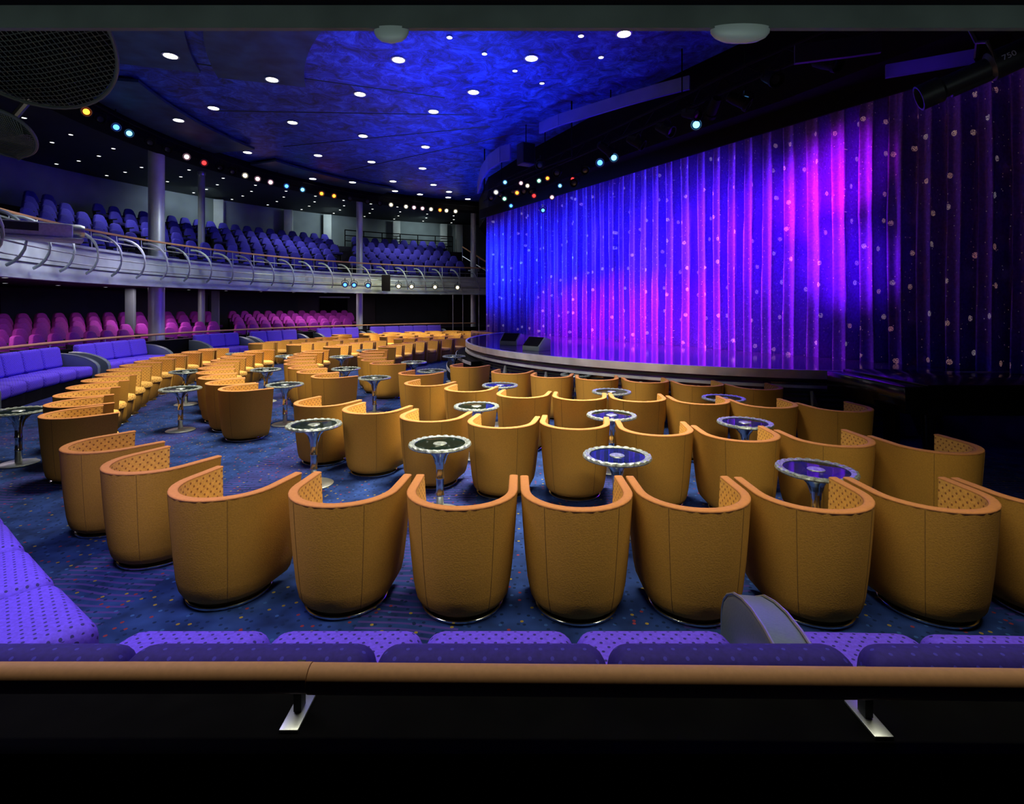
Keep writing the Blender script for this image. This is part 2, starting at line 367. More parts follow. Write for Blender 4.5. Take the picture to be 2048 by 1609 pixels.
# ---------------- tub chair
def U(r,a,n=14):
    P=[(r,a),(r,a*.5)]+[(r*math.cos(-PI*i/n),r*math.sin(-PI*i/n)) for i in range(n+1)]+[(-r,a*.5),(-r,a)]
    return P
def make_chair():
    t=thing('tub_chair','','chair')
    r=.345;a=.26
    prof=[(.045,.73),(.06,.79),(.09,.835),(.16,.875),(.32,.925),(.5,.965),(.70,1.0)]
    po=U(r,a);pi_=U(r-.052,a)
    m=MB();rows=[]
    for z,s in prof: rows.append([(x*s,y*s,z) for x,y in po])
    for z,s in ((.70,1.0),(.5,.94),(.34,.88)): rows.append([(x*s,y*s,z) for x,y in pi_])
    rows.append([(x*.6,y*.6,.06) for x,y in pi_])
    m.grid(rows);k=len(rows)
    m.add([rows[i][0] for i in range(k)],[tuple(range(k))]);m.add([rows[i][-1] for i in range(k)],[tuple(range(k))])
    m.build('shell',M['leather'],t,ang=50)
    m=MB();rows=[[(x*s,y*s,z) for x,y in U(r-.057,a-.004)] for z,s in((.70,1.0),(.5,.94),(.36,.89))];m.grid(rows);m.build('lining',M['lining'],t)
    rws=[]
    for (o_,z) in ((.0005,.699),(.001,.703),(-.002,.708),(-.012,.710),(-.044,.710),(-.053,.708),(-.057,.703),(-.056,.699),(.0005,.699)):
        rws.append([(x,y,z) for x,y in U(r+o_,a+.004,20)])
    m=MB().grid(rws);k=len(rws)-1
    m.add([rws[i][0] for i in range(k)],[tuple(range(k))]);m.add([rws[i][-1] for i in range(k)],[tuple(range(k))])
    m.build('rim',M['rim'],t,ang=60)
    for i in (6,12):
        x,y=po[i];MB().tube([(x*s*1.003,y*s*1.003,z) for z,s in prof],.0016,4).build('seam',M['seam'],t)
    MB().lathe([(.01,.05),(.19,.05),(.225,.09),(.26,.34),(.01,.345)],24,(0,.035,0),1,1.08).build('drum',M['leather'],t)
    MB().lathe([(.01,.345),(.22,.345),(.247,.37),(.25,.41),(.235,.44),(.18,.455),(.01,.46)],28,(0,.05,0),1,1.2).build('seat_cushion',M['lining'],t)
    MB().lathe([(.01,0.0),(.246,0.0),(.254,.007),(.254,.017),(.246,.024),(.21,.026),(.20,.045),(.01,.046)],32).build('base_ring',M['chrome'],t)
    return Proto(t)
chair=make_chair()
GC='tan tub chairs'
def put_chair(x,y,psi,label): return chair.put((x,y,0),-psi,label,GC)
row1=[(-3.36,4.42,36),(-2.64,3.92,26),(-1.84,3.43,13),(-1.05,3.34,5),(-.31,3.3,1),(.40,3.28,0),(1.11,3.27,0),(1.83,3.25,0),(2.56,3.25,0),(3.28,3.25,-2)]
LAB1=['tan tub chair at left end of the nearest row, partly behind its neighbour','tan tub chair, second from left in nearest row','tan tub chair, third from left in nearest row','tan tub chair, fourth from left in nearest row','tan tub chair, fifth in nearest row, in front of a round glass table','tan tub chair, sixth in nearest row, at the middle of the picture','tan tub chair, seventh in nearest row, left above the silver sofa arm','tan tub chair, eighth in nearest row, behind the silver sofa arm','tan tub chair, ninth in nearest row, second from right edge','tan tub chair cut off by the right edge in nearest row']
for (x,y,p),l in zip(row1,LAB1): put_chair(x,y,R_(p),l)
rows_near=[('second',[(-2.25,6.3),(-1.55,5.9),(-.83,5.52),(-.1,5.25),(.62,5.2),(1.35,4.96),(2.05,4.76),(2.77,4.6),(3.5,4.4)]),
('third',[(-1.26,7.84),(-.60,7.33),(.14,6.87),(.86,6.7),(1.58,6.6),(2.3,6.43),(3.0,6.22),(3.72,6.0)]),
('fourth',[(-1.6,9.0),(-.85,10.1),(-.02,9.17),(.65,8.71),(1.36,8.42),(2.08,8.14),(2.78,7.80),(3.49,7.5)])]
for nm,L in rows_near:
    for i,(x,y) in enumerate(L):
        ps=math.atan2(2.4-x,14-y)*.75
        put_chair(x,y,ps,'tan tub chair, %s from left in the %s row from the camera'%(ordn(i+1),nm))
occupied=[(a,b) for a,b,_ in row1]+[q for _,L in rows_near for q in L]
for nm,R,t0,t1,st,gaps in (('outermost',10.9,227.5,112,3.9,(13,14,21)),('second',9.45,224.5,117,4.5,(10,11,17)),('third',8.0,222,124,5.3,(8,13)),('innermost',6.5,212,138,6.6,(5,))):
    k=0;i=0;t=t0
    while t>t1:
        if i not in gaps:
            x,y=pol(R+(max(0,.42-.09*i) if nm=='outermost' else 0),t,CH)
            if all(math.hypot(x-a,y-b)>.72 for a,b in occupied) and math.hypot(x-6.2,y-15)>8.0+.37:
                k+=1;occupied.append((x,y))
                put_chair(x,y,math.atan2(CH[0]-x,CH[1]-y)+R_(random.uniform(-4,4)),'tan tub chair, %s away from camera along the %s curved left-hand row'%(ordn(k),nm))
        i+=1;t-=st
for k in range(6):
    x=-6.8+k*.8;y=CC[1]+math.sqrt(max(0,11.3**2-(x-CC[0])**2))
    if all(math.hypot(x-a,y-b)>.74 for a,b in occupied):
        occupied.append((x,y));put_chair(x,y,math.atan2(CH[0]-x,CH[1]-y),'tan tub chair, %s from left in the farthest line before far violet sofa'%ordn(k+1))
# ---------------- glass tables
def make_table():
    t=thing('round_table','','table')
    n=96;g=MB();rws=[]
    for r,z in ((.225,.604),(.262,.600),(.276,.606),(.281,.615),(.275,.626),(.258,.631),(.225,.626),(.225,.604)):
        rws.append([(r*math.cos(2*PI*k/n),r*math.sin(2*PI*k/n),z+(.006 if (k//2)%2 and .625<z and r>.25 else 0)) for k in range(n+1)])
    g.grid(rws).build('table_rim',M['frost'],t,ang=20)
    MB().lathe([(.01,.612),(.226,.612),(.226,.622),(.01,.622)],40).build('glass_top',M['glass'],t)
    MB().lathe([(.01,.623),(.062,.623),(.058,.627),(.01,.628)],28).build('centre_disc',M['frost'],t)
    MB().lathe([(.036,.40),(.04,.46),(.055,.52),(.09,.57),(.10,.575),(.05,.50),(.03,.42),(.036,.40)],24).build('flare',M['chrome'],t)
    for k in range(4):
        a=k*PI/2+.4
        MB().tube([(math.cos(a)*q,math.sin(a)*q,z) for q,z in((.036,.44),(.06,.52),(.11,.57),(.17,.595),(.235,.606))],.009,6).build('arm',M['chrome'],t)
    MB().lathe([(.034,.02),(.034,.15),(.038,.155),(.038,.17),(.034,.175),(.034,.30),(.038,.305),(.038,.32),(.034,.325),(.034,.42)],20).build('pole',M['chrome'],t)
    MB().lathe([(.01,0),(.19,0),(.195,.008),(.18,.016),(.05,.026),(.01,.03)],32).build('base',M['steel'],t)
    return Proto(t)
table=make_table()
tabs=[((880,888),'between the first and second chair rows, left of picture middle'),((1234,912),'between the first and second chair rows, right of picture middle'),((1632,940),'nearest to the right, behind the eighth near chair'),
((628,850),'left of the second chair row on open carpet'),((953,813),'between second and third rows, left one'),((1223,831),'between second and third rows, middle one'),((1490,846),'between second and third rows, right one'),
((1000,771),'between third and fourth rows, left one'),((1223,784),'between third and fourth rows, middle one'),((1447,797),'between third and fourth rows, right one'),
((570,770),'in the aisle right of the large side-facing chair'),((367,778),'in left aisle beside the second curved row'),((60,822),'at far left beside the outermost curved row'),
((735,757),'left of the third chair row'),((692,738),'left of centre beyond the third row'),((868,742),'before the fourth row, left of the stage steps'),((395,743),'beyond the left aisle table, farther along'),((545,739),'farther along the aisle right of second curved row'),
((683,714),'in middle distance among the third curved row'),((828,725),'left of centre among inner chairs'),((908,713),'near the stage steps'),((762,700),'far among the inner chairs'),((590,712),'far along the second aisle'),((480,708),'far along the left aisle'),((1152,750),'close to the stage front')]
for (p,l) in tabs:
    x,y=at(p[0],p[1],.62)
    for it in range(40):
        mv=False
        for a,b in occupied:
            d=math.hypot(x-a,y-b)
            if d<.66:
                x+=(x-a)/d*.04;y+=(y-b)/d*.04;mv=True
        if not mv: break
    if mv or any(math.hypot(x-a,y-b)<.6 for a,b in occupied): continue
    occupied.append((x,y))
    table.put((x,y,0),random.uniform(0,1.5),'round glass cocktail table, '+l,'round glass cocktail tables')
# ---------------- violet sofas
def arm_mesh(front,back,w=.16):
    fx,fy=front;bx,by=back;d=Vector((bx-fx,by-fy,0));ln=d.length;d.normalize();s=Vector((-d.y,d.x,0))*w/2
    m=MB();prof=[(0,.05),(0,.40),(.015,.46),(.06,.52),(.14,.575),(.28,.64),(.45,.69),(.62,.725),(.8,.745),(1,.75),(1,.05)]
    A=[Vector((fx,fy,0))+d*(u*ln)+Vector((0,0,z))+s for u,z in prof];B=[p-s*2 for p in A];n=len(A)
    m.add(A+B,[tuple(range(n)),tuple(range(n,2*n))[::-1]]+[(i,(i+1)%n,n+(i+1)%n,n+i) for i in range(n)]);return m
def arm_trim(front,back,w,side):
    fx,fy=front;bx,by=back;d=Vector((bx-fx,by-fy,0));ln=d.length;d.normalize();s=Vector((-d.y,d.x,0))*w/2*side
    prof=[(0,.08),(0,.40),(.015,.46),(.06,.52),(.14,.575),(.28,.64),(.45,.69),(.62,.725),(.8,.745),(.98,.75)]
    return MB().tube([Vector((fx,fy,0))+d*(u*ln)+Vector((0,0,z+.003))+s for u,z in prof],.006,6)
def sofa(fp,bp,label,arms=(True,True),group='violet sofas around the chair area',zt=.855,bm_='violetshade',armpos=None):
    ox=sum(p[0] for p in fp)/len(fp);oy=sum(p[1] for p in fp)/len(fp);org=(ox,oy,0)
    t=thing('sofa',label,'sofa',org,0,group)
    lerp=lambda a,b,u:(a[0]+(b[0]-a[0])*u,a[1]+(b[1]-a[1])*u)
    pl=MB()
    for i in range(len(fp)-1):
        f0,f1,b0,b1=fp[i],fp[i+1],bp[i],bp[i+1]
        e=.003/.64
        F0,F1,B0,B1=lerp(f0,f1,e),lerp(f1,f0,e),lerp(b0,b1,e),lerp(b1,b0,e)
        bb0,bb1=lerp(B0,F0,.18),lerp(B1,F1,.18)
        q=[F0,F1,bb1,bb0]
        MB().hexa([p+(.22,) for p in q],[p+(.465,) for p in q]).build('seat_cushion',M['violet'],t,org,bev=.08,seg=5)
        c0,c1=lerp(B0,F0,.26),lerp(B1,F1,.26);g0,g1=lerp(B0,F0,.16),lerp(B1,F1,.16)
        MB().hexa([c0+(.47,),c1+(.47,),B1+(.40,),B0+(.40,)],[g0+(zt,),g1+(zt,),B1+(zt,),B0+(zt,)]).build('back_cushion',M[bm_],t,org,bev=.062,seg=5)
        f0i,f1i=lerp(f0,b0,.06),lerp(f1,b1,.06)
        pl.hexa([p+(0.,) for p in(f0i,f1i,b1,b0)],[p+(.22,) for p in(f0i,f1i,b1,b0)])
    pl.build('plinth',M['black'],t,org)
    def arm(fr,bk,w):
        a=arm_mesh(fr,bk,w).build('armrest',M['silver'],t,org,bev=.02,seg=3)
        for s in(-1,1): arm_trim(fr,bk,w*.92,s).build('chrome_edge',M['steel'],a,org)
    if armpos: arm(armpos[0],armpos[1],.13)
    for k,(i,on) in enumerate(((0,arms[0]),(-1,arms[1]))):
        if on:
            j=1 if i==0 else -2
            out=.065;L=math.hypot(fp[i][0]-fp[j][0],fp[i][1]-fp[j][1])
            ux,uy=(fp[i][0]-fp[j][0])/L*out,(fp[i][1]-fp[j][1])/L*out
            fr=(fp[i][0]+ux+(fp[i][0]-bp[i][0])*.08,fp[i][1]+uy+(fp[i][1]-bp[i][1])*.08);bk=(bp[i][0]+ux,bp[i][1]+uy)
            arm(fr,bk,.11)
    return t
front=[(x,2.3) for x in (-1.64,-1.02,-.37,.265,.93)];back=[(x,1.46) for x in (-1.86,-1.13,-.40,.28,.995)]
sofa(front,back,'violet dotted sofa in the foreground, left of the silver arm, behind the tan rail',(False,False),armpos=((1.03,2.42),(.90,1.64)))
front=[(1.15,2.3),(1.72,2.28),(2.36,2.26),(3.0,2.26),(3.64,2.3)];back=[(1.005,1.46),(1.78,1.46),(2.52,1.46),(3.22,1.46),(3.92,1.46)]
sofa(front,back,'violet dotted sofa in the foreground at right of the silver arm',(False,False))
front=[(-1.80,2.32),(-2.33,2.70),(-2.84,3.08),(-3.33,3.46),(-3.9,3.9),(-4.45,4.4)];back=[(-2.3,1.70),(-2.83,2.08),(-3.35,2.46),(-3.9,2.89),(-4.48,3.34),(-5.05,3.84)]
sofa(front[::-1],back[::-1],'violet dotted sofa at lower left corner with lit seat cushions beside the carpet',(True,False))
def arc_sofa(ta,tb,label):
    L=abs(ta-tb)*PI/180*12.4;n=max(2,round(L/.66));th=[ta+(tb-ta)*i/n for i in range(n+1)]
    sofa([pol(12.0,t) for t in th],[pol(12.82,t) for t in th],label,zt=.92,bm_='violet')
for a,b,l in ((-90,140,'violet sofa at far left edge, beside the outermost curved row'),(172,305,'violet sofa left of the thick grey column'),(400,486,'violet sofa right of the thick grey column'),(510,600,'violet sofa before magenta seats, middle distance left of centre'),(640,722,'violet sofa before the magenta seats, left of the middle column'),(745,885,'long violet sofa at far end of the room')):
    arc_sofa(thpx(a,12.5),thpx(b,12.5),l)
# ---------------- handrails
def rail(pts,r,label,posts,pz,m='tanrail',name='handrail'):
    ox,oy,_=pts[len(pts)//2];t=thing(name,label,'handrail',(ox,oy,pz));org=(ox,oy,pz)
    MB().tube(pts,r,24).build('grip',M[m],t,org)
    for x,y in posts:
        b=MB().box((x,y-.0,pz+.004),(.047,.12,.008));b.build('bracket_plate',M['steel'],t,org,bev=.002)
        MB().box((x,y+.01,(pz+pts[0][2])/2),(.02,.03,pts[0][2]-pz-.02)).build('bracket_stem',M['darksteel'],t,org)
    return t
PZ=.80
rail([(-4.9,3.35,.934),(-3.4,2.05,.934),(-2.6,1.43,.934),(-1.9,1.30,.934),(-1.2,1.300,.934),(-.5,1.300,.934)],.033,'near tan leather handrail across the bottom, left section ending at the stitched joint',[(-.552,1.355)],PZ)
rail([(-.498,1.300,.932),(.5,1.292,.930),(1.5,1.280,.928),(2.6,1.27,.927),(4.,1.27,.927)],.0335,'near tan leather handrail across the bottom, long right section',[(.905,1.335)],PZ)
pa=[(5,1.43),(-2.0,1.43),(-2.55,1.62),(-5.2,3.72)];pb=[(5,1.235),(-2.0,1.235),(-2.7,1.45),(-5.35,3.58)]
for i in range(3): MB().hexa([pa[i]+(0,),pa[i+1]+(0,),pb[i+1]+(0,),pb[i]+(0,)],[pa[i]+(PZ,),pa[i+1]+(PZ,),pb[i+1]+(PZ,),pb[i]+(PZ,)]).build('wall_near',M['ledge'],kind=ST,smooth=False)
th=[228-i*4 for i in range(31)]
og=pol(13.05,180)+(.8,)
t=thing('handrail','curved tan leather handrail behind the violet sofas at left and far','handrail',og)
MB().tube([pol(13.05,a)+(.985,) for a in th],.032,10).build('grip',M['tanrail'],t,og)
for a in th[::2]:
    x,y=pol(13.05,a);MB().tube([(x,y,.8),(x,y,.97)],.015,6).build('post',M['steel'],t,og)
# ---------------- theatre seats
def make_seat(c1,c2,name,hb=.90):
    t=thing(name,'','seat')
    out=[(-.19,.40),(-.225,.50),(-.235,.64),(-.215,.73),(-.18,.79),(-.165,.85),(-.12,hb),(-.06,hb+.02),(.06,hb+.02),(.12,hb),(.165,.85),(.18,.79),(.215,.73),(.235,.64),(.225,.50),(.19,.40)]
    n=len(out);lean=lambda z:-.2-(z-.42)*.25
    m=MB();m.add([(x,lean(z)-.05,z) for x,z in out]+[(x*.93,lean(z)+.05,z) for x,z in out],[tuple(range(n)),tuple(range(n,2*n))[::-1]]+[(i,(i+1)%n,n+(i+1)%n,n+i) for i in range(n)])
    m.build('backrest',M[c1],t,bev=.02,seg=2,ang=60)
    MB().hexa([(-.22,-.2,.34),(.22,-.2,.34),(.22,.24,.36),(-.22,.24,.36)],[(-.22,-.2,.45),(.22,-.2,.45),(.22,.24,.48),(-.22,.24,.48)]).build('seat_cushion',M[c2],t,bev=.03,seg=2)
    for s in(-1,1):
        e=.25
        MB().hexa([(s*e-.018,-.23,.56),(s*e+.018,-.23,.56),(s*e+.018,.17,.56),(s*e-.018,.17,.56)],[(s*e-.018,-.23,.60),(s*e+.018,-.23,.60),(s*e+.018,.17,.595),(s*e-.018,.17,.595)]).build('armrest',M['darksteel'],t,bev=.008)
        MB().hexa([(s*e-.015,-.2,0),(s*e+.015,-.2,0),(s*e+.015,-.02,0),(s*e-.015,-.02,0)],[(s*e-.015,-.18,.56),(s*e+.015,-.18,.56),(s*e+.015,-.06,.56),(s*e-.015,-.06,.56)]).build('leg',M['darksteel'],t)
    return Proto(t)
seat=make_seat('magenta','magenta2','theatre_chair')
for r in range(5):
    R=13.8+r*.9;z=.22+.12*r+.001;k=0;st=.548/R*180/PI;a=thpx(-15,R)
    i=0;a1=thpx(708,R)
    while a>a1:
        x,y=pol(R,a);skip=(i%19==15)
        for cp in COLS:
            if math.hypot(x-cp[0],y-cp[1])<.56: skip=True
        if not skip:
            k+=1;seat.put((x,y,z),R_(a+90),'magenta theatre seat, %s from left of the %s row under the balcony'%(ordn(k),('front','second','third','fourth','back')[r]),'magenta theatre seats under the balcony')
        i+=1;a-=st
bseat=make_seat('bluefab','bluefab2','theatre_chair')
for r in range(6):
    R=13.6+r*BP;z=2.951+BR*r;k=0;st=.552/R*180/PI;a=thpx(75,R);i=0
    while a>109.5:
        x,y=pol(R,a);skip=abs(a-thpx(690,R))<1.4 or abs(a-165)<1.3
        for cp in COLS:
            if math.hypot(x-cp[0],y-cp[1])<.56: skip=True
        if not skip:
            k+=1;bseat.put((x,y,z),R_(a+90),'blue theatre seat, %s from left of the %s balcony row'%(ordn(k),('front','second','third','fourth','fifth','back')[r]),'blue theatre seats on the balcony')
        i+=1;a-=st
# ---------------- balcony railing
og=pol(12.6,160)+(3.26,)
t=thing('balcony_railing','long curved balcony railing with tan top rail and curved steel ribs','railing',og)
th=[228-i*2 for i in range(62)]
MB().tube([pol(12.75,a)+(3.74,) for a in th],.03,8).build('top_rail',M['tanrail'],t,og)
for z,R in((3.42,12.12),(2.98,11.98),(2.80,12.2)):
    MB().tube([pol(R,a)+(z,) for a in th],.016,6).build('pipe',M['steel'],t,og)
for i,a in enumerate(th[::2]):
    MB().tube([pol(12.72,a)+(3.24,),pol(12.75,a)+(3.72,)],.014,6).build('post',M['steel'],t,og)
for i,a in enumerate([228-i*4.2 for i in range(29)]):
    pts=[]
    for k in range(11):
        u=k/10;ang=R_(95-165*u);pts.append(pol(12.44-.50*math.cos(ang-.15),a-u*2.6)+(3.08+.50*math.sin(ang),))
    MB().tube(pts,.022,6,fl=1.5).build('rib',M['fascia'],t,og)
og=pol(19.2,thpx(800,19.2))+(5.11,)
t=thing('rear_railing','dark horizontal railing behind the far block of balcony seats','railing',og)
th=[thpx(690,19.2)-i*(thpx(690,19.2)-thpx(905,19.2))/12 for i in range(13)]
for z in(5.5,5.8,6.1): MB().tube([pol(19.2,a)+(z,) for a in th],.03,6).build('bar',M['blackmat'],t,og)
for a in th[::2]: MB().tube([pol(19.2,a)+(5.11,),pol(19.2,a)+(6.12,)],.03,6).build('post',M['blackmat'],t,og)
x0,y0=arcpx(925,14.8);x1,y1=arcpx(992,12.7)
og=(x1,y1,3.2);t=thing('stair_railing','tan sloping stair railing at far end of balcony beside the curtain','railing',og)
MB().tube([(x0,y0,5.0),(x1,y1,3.75)],.035,8).build('top_rail',M['tanrail'],t,og)
for u in(0,.25,.5,.75,1):
    x=x0+(x1-x0)*u;y=y0+(y1-y0)*u;z=5.0-1.25*u
    MB().tube([(x,y,z-.75),(x,y,z)],.018,6).build('post',M['steel'],t,og)
MB().tube([(x0,y0,4.5),(x1,y1,3.3)],.02,6).build('lower_bar',M['steel'],t,og)
for k,px in enumerate((906,926,958,974)):
    x,y=arcpx(px,12.3);o=MB().tube([(0,0,0),(0,0,2.42)],.025,8).build('steel_pole',M['steel']);o.location=(x,y,0);tag(o,'thin steel pole under far end of balcony, %s from the left'%ordn(k+1),'pole','thin poles under the balcony end')
x,y=arcpx(70,11.75)
t=thing('projector','white projector on a tray fixed to the balcony front at far left','projector',(x,y,3.0),R_(42))
MB().box((0,0,.24),(1.05,.42,.26)).build('housing',M['white'],t,bev=.03,seg=3)
MB().lathe([(.13,0),(.13,.14),(.11,.2),(.09,.2),(.08,.12),(.01,.12)],20,(.5,0,.26),mtx=Matrix.Rotation(PI/2,3,'Y')).build('lens',M['steel'],t)
MB().box((0,0,.08),(1.35,.55,.05)).build('tray',M['fascia'],t,bev=.01)
MB().box((-.2,-.211,.27),(.5,.012,.14)).build('vent_panel',M['darksteel'],t)
# ---------------- downlights
def make_down(r,lm,name='downlight'):
    t=thing(name,'','downlight')
    MB().lathe([(r*1.0,0),(r*1.25,-.004),(r*1.27,-.02),(r*1.0,-.025),(r*1.0,0)],20).build('trim_ring',M['steel'],t)
    MB().lathe([(.005,-.01),(r,-.01),(r,-.014),(.005,-.018)],20).build('lens',M[lm],t)
    return Proto(t)
dl=make_down(.125,'lampw')
dls=[(200,103),(341,96),(544,145),(427,215),(357,229),(720,187),(797,118),(1063,115),(947,183),(867,222),(585,244),(726,271),(851,293),(495,304),(636,310),(743,323),(845,336),(620,351),(705,357),(786,362),(867,369),(776,387),(898,383),(797,408),(862,414),(910,415),(1248,66)]
tmp=[]
for p in dls:
    x,y=at(p[0],p[1],7.0);d=math.hypot(x-CC[0],y-CC[1])
    if d>12.1: x=CC[0]+(x-CC[0])*12.0/d;y=CC[1]+(y-CC[1])*12.0/d
    tmp.append((p,x,y))
for k,(p,x,y) in enumerate(tmp):
    band='nearest' if p[1]<160 else 'second' if p[1]<260 else 'third' if p[1]<345 else 'farthest'
    lo,hi={'nearest':(0,160),'second':(160,260),'third':(260,345),'farthest':(345,900)}[band]
    rk=sorted(q[0] for q in dls if lo<=q[1]<hi).index(p[0])+1
    z=6.999
    for a,b,r0,r1 in TP:
        th_=math.degrees(math.atan2(y-CC[1],x-CC[0]))%360;rr=math.hypot(x-CC[0],y-CC[1])
        if a-1<th_<b+1 and r0-.1<rr<r1+.1:z=6.859
    dl.put((x,y,z),0,'large round downlight in blue ceiling, %s from left in the %s band'%(ordn(rk),band),'large ceiling downlights')
pin=make_down(.05,'lampw','pin_spot')
for k,p in enumerate(((899,73),(969,106),(1030,140),(1084,165),(1162,70),(1202,113))):
    x,y=at(p[0],p[1],7.0);pin.put((x,y,6.999),0,'tiny bright pin spot in the blue ceiling near stage, %s from left'%ordn(k+1),'pin spots near the stage')
sm=make_down(.055,'lampsm','small_downlight')
for j,R in enumerate((14.2,15.5,16.8,18.1,19.3)):
    a=thpx(0,R)+ (j%2)*-2.5;k=0
    while a>106:
        k+=1;x,y=pol(R,a);sm.put((x,y,6.999),0,'small downlight above the balcony, %s from left in the %s ring'%(ordn(k),ORD[j+1]),'small downlights over the balcony');a-=5.2
for j,R in enumerate((13.6,16.2)):
    a=thpx(10,R);k=0
    while a>108:
        k+=1;x,y=pol(R,a);sm.put((x,y,2.499),0,'small downlight beneath the balcony, %s from left in the %s ring'%(ordn(k),('front','rear')[j]),'small downlights beneath the balcony');a-=5.5
# ---------------- spotlights
def make_can(col,name='spotlight'):
    t=thing(name,'','spotlight')
    rot=Matrix.Rotation(-PI/2,3,'X')
    MB().lathe([(.05,-.2),(.08,-.18),(.095,-.05),(.1,.12),(.12,.14),(.12,.2),(.1,.2),(.085,.14),(.01,.135)],18,mtx=rot).build('can',M['black' if col=='unlit' else 'darksteel'],t)
    MB().lathe([(.005,.145),(.066,.145),(.066,.15),(.005,.155)],18,mtx=rot).build('lens',M['lens_'+col],t)
    MB().tube([(-.13,0,0),(-.13,0,.12),(-.08,0,.17),(.08,0,.17),(.13,0,.12),(.13,0,0)],.012,6).tube([(0,0,.17),(0,0,.27)],.015,6).build('yoke',M['blackmat'],t)
    return Proto(t)
cans={c:make_can(c) for c in('orange','blue','pink','cyan','red','warm','green','unlit')}
WD={'warm':'warm white'}
def can_at(x,y,z,col,label,group,tgt=(0,1,1.5),sc=1):
    d=Vector(tgt)-Vector((x,y,z));rz=math.atan2(-d.x,d.y);tilt=max(-.75,math.atan2(d.z,math.hypot(d.x,d.y)))
    o=cans[col].put((x,y,z),0,label,group,rot=(tilt*.75,0,rz));o.scale=(sc,sc,sc)
for k,(px,c) in enumerate(((172,'orange'),(232,'blue'),(258,'cyan'),(373,'pink'),(408,'red'),(490,'warm'),(515,'pink'),(541,'pink'),(573,'blue'),(605,'cyan'),(643,'orange'),(668,'orange'),(782,'warm'),(812,'warm'),(828,'pink'),(845,'pink'),(862,'warm'),(880,'orange'),(893,'warm'),(911,'warm'))):
    x,y=arcpx(px,12.3);can_at(x,y,6.4,c,'%s spotlight on the balcony soffit, %s from the left'%(WD.get(c,c),ordn(k+1)),'spotlights along the balcony soffit')
for k,px in enumerate((140,200,300,335,440,465,700,735,760)):
    x,y=arcpx(px,12.3);can_at(x,y,6.4,'unlit','unlit black spotlight on the balcony soffit, %s unlit one from the left'%ordn(k+1),'unlit spotlights along the balcony soffit')
og=pol(12.3,160)+(6.68,)
t=thing('lighting_pipe','long curved black lighting pipe under the ceiling edge carrying coloured spotlights','pipe',og)
MB().tube([pol(12.3,228-i*3)+(6.69,) for i in range(42)],.022,6).build('pipe',M['blackmat'],t,og)
for i in range(0,42,5):
    MB().tube([pol(12.3,228-i*3)+(6.69,),pol(12.3,228-i*3)+(6.99,)],.015,6).build('hanger',M['blackmat'],t,og)
for k,(px,c) in enumerate(((690,'blue'),(708,'blue'),(736,'blue'),(797,'warm'),(823,'warm'),(870,'warm'),(915,'warm'))):
    x,y=arcpx(px,11.8);can_at(x,y,2.72,c,'small spotlight clamped on the balcony front, %s from the left'%ordn(k+1),'spotlights on the balcony front')
x,y=arcpx(772,11.75);o=MB().box((0,0,0),(.36,.3,.7),.2).build('loudspeaker',M['blackmat'],bev=.02);o.location=(x,y,2.85);tag(o,'black loudspeaker box hung on the balcony front','speaker')
# stage truss
tp=[(6.2,5.6),(5.2,7.3),(4.06,9.15),(3.4,10.5),(2.35,12.5),(.95,15.1),(-.35,17.6),(-1.05,19.6)]
og=(2.4,12.5,5.75);t=thing('lighting_truss','black lighting truss arching in front of the stage curtain','truss',og)
for dz,dd in((5.75,0),(6.05,0),(5.9,.25)):
    MB().tube([(x+dd*.85,y+dd*.5,dz) for x,y in tp],.03,8).build('chord',M['blackmat'],t,og)
for i,(x,y) in enumerate(tp):
    MB().tube([(x,y,6.05),(x,y,7.0)],.015,6).build('hanger',M['blackmat'],t,og)
zz=[]
for i in range(len(tp)-1):
    a=tp[i];b=tp[i+1]
    for k in range(6):
        u=k/6;zz.append((a[0]+(b[0]-a[0])*u,a[1]+(b[1]-a[1])*u,5.75 if k%2 else 6.05))
MB().tube(zz,.012,5).build('lattice',M['blackmat'],t,og)
cp=[];lit=[]
for k,(px,py,c) in enumerate(((992,385,'warm'),(1009,398,'green'),(1010,365,'cyan'),(1022,412,'blue'),(1042,352,'pink'),(1068,392,'red'),(1086,421,'blue'),(1095,357,'orange'),(1120,372,'cyan'),(1055,372,'warm'),(1034,386,'orange'),(1078,362,'green'),(1104,395,'pink'),(1145,350,'red'),(1200,326,'blue'),(1228,316,'cyan'),(1393,250,'cyan'),(1490,205,'cyan'))):
    z=5.48;x,y=at(px,py,z);sc=1
    if k<14: y=13.6+ (k%5)*.5; x=(px-1024)*y/F; z=min(5.5,H+(HY-py)*y/F);sc=.66
    cp.append((x,y));lit.append((px,x,y,z,c,sc))
for k,(px,x,y,z,c,sc) in enumerate(sorted(lit)):
    can_at(x,y,z,c,'%s stage spotlight hanging in the stage rig, %s from the left'%(WD.get(c,c),ordn(k+1)),'lit stage spotlights on the truss',sc=sc)
for k,(px,py,yy) in enumerate(((985,395,16.6),(1003,335,16.9),(1028,345,16.4),(1050,375,16.4),(1065,340,16.4),(1082,330,12.9),(1116,345,12.9),(1150,365,12.7),(1172,340,12.6))):
    x=(px-1024)*yy/F;z=H+(HY-py)*yy/F
    can_at(x,yy,min(z,5.45),'unlit','unlit black spotlight in the dense far stage cluster, %s from the left'%ordn(k+1),'unlit spotlights in the far cluster',tgt=(x-2,yy-6,2),sc=.85)
og=(.5,15.0,5.54);t=thing('ladder_frame','black hanging ladder frame carrying the dense cluster of far stage spotlights','frame',og)
MB().tube([(-.9,17.2,5.6),(.2,15.2,5.6),(1.5,13.2,5.6)],.02,6).build('rung',M['blackmat'],t,og)
for x,y in((-.9,17.2),(1.5,13.2)): MB().tube([(x,y,5.58),(x,y,7.0)],.02,6).build('upright',M['blackmat'],t,og)
x,y,z=(1052-1024)*14.9/F,14.9,6.15
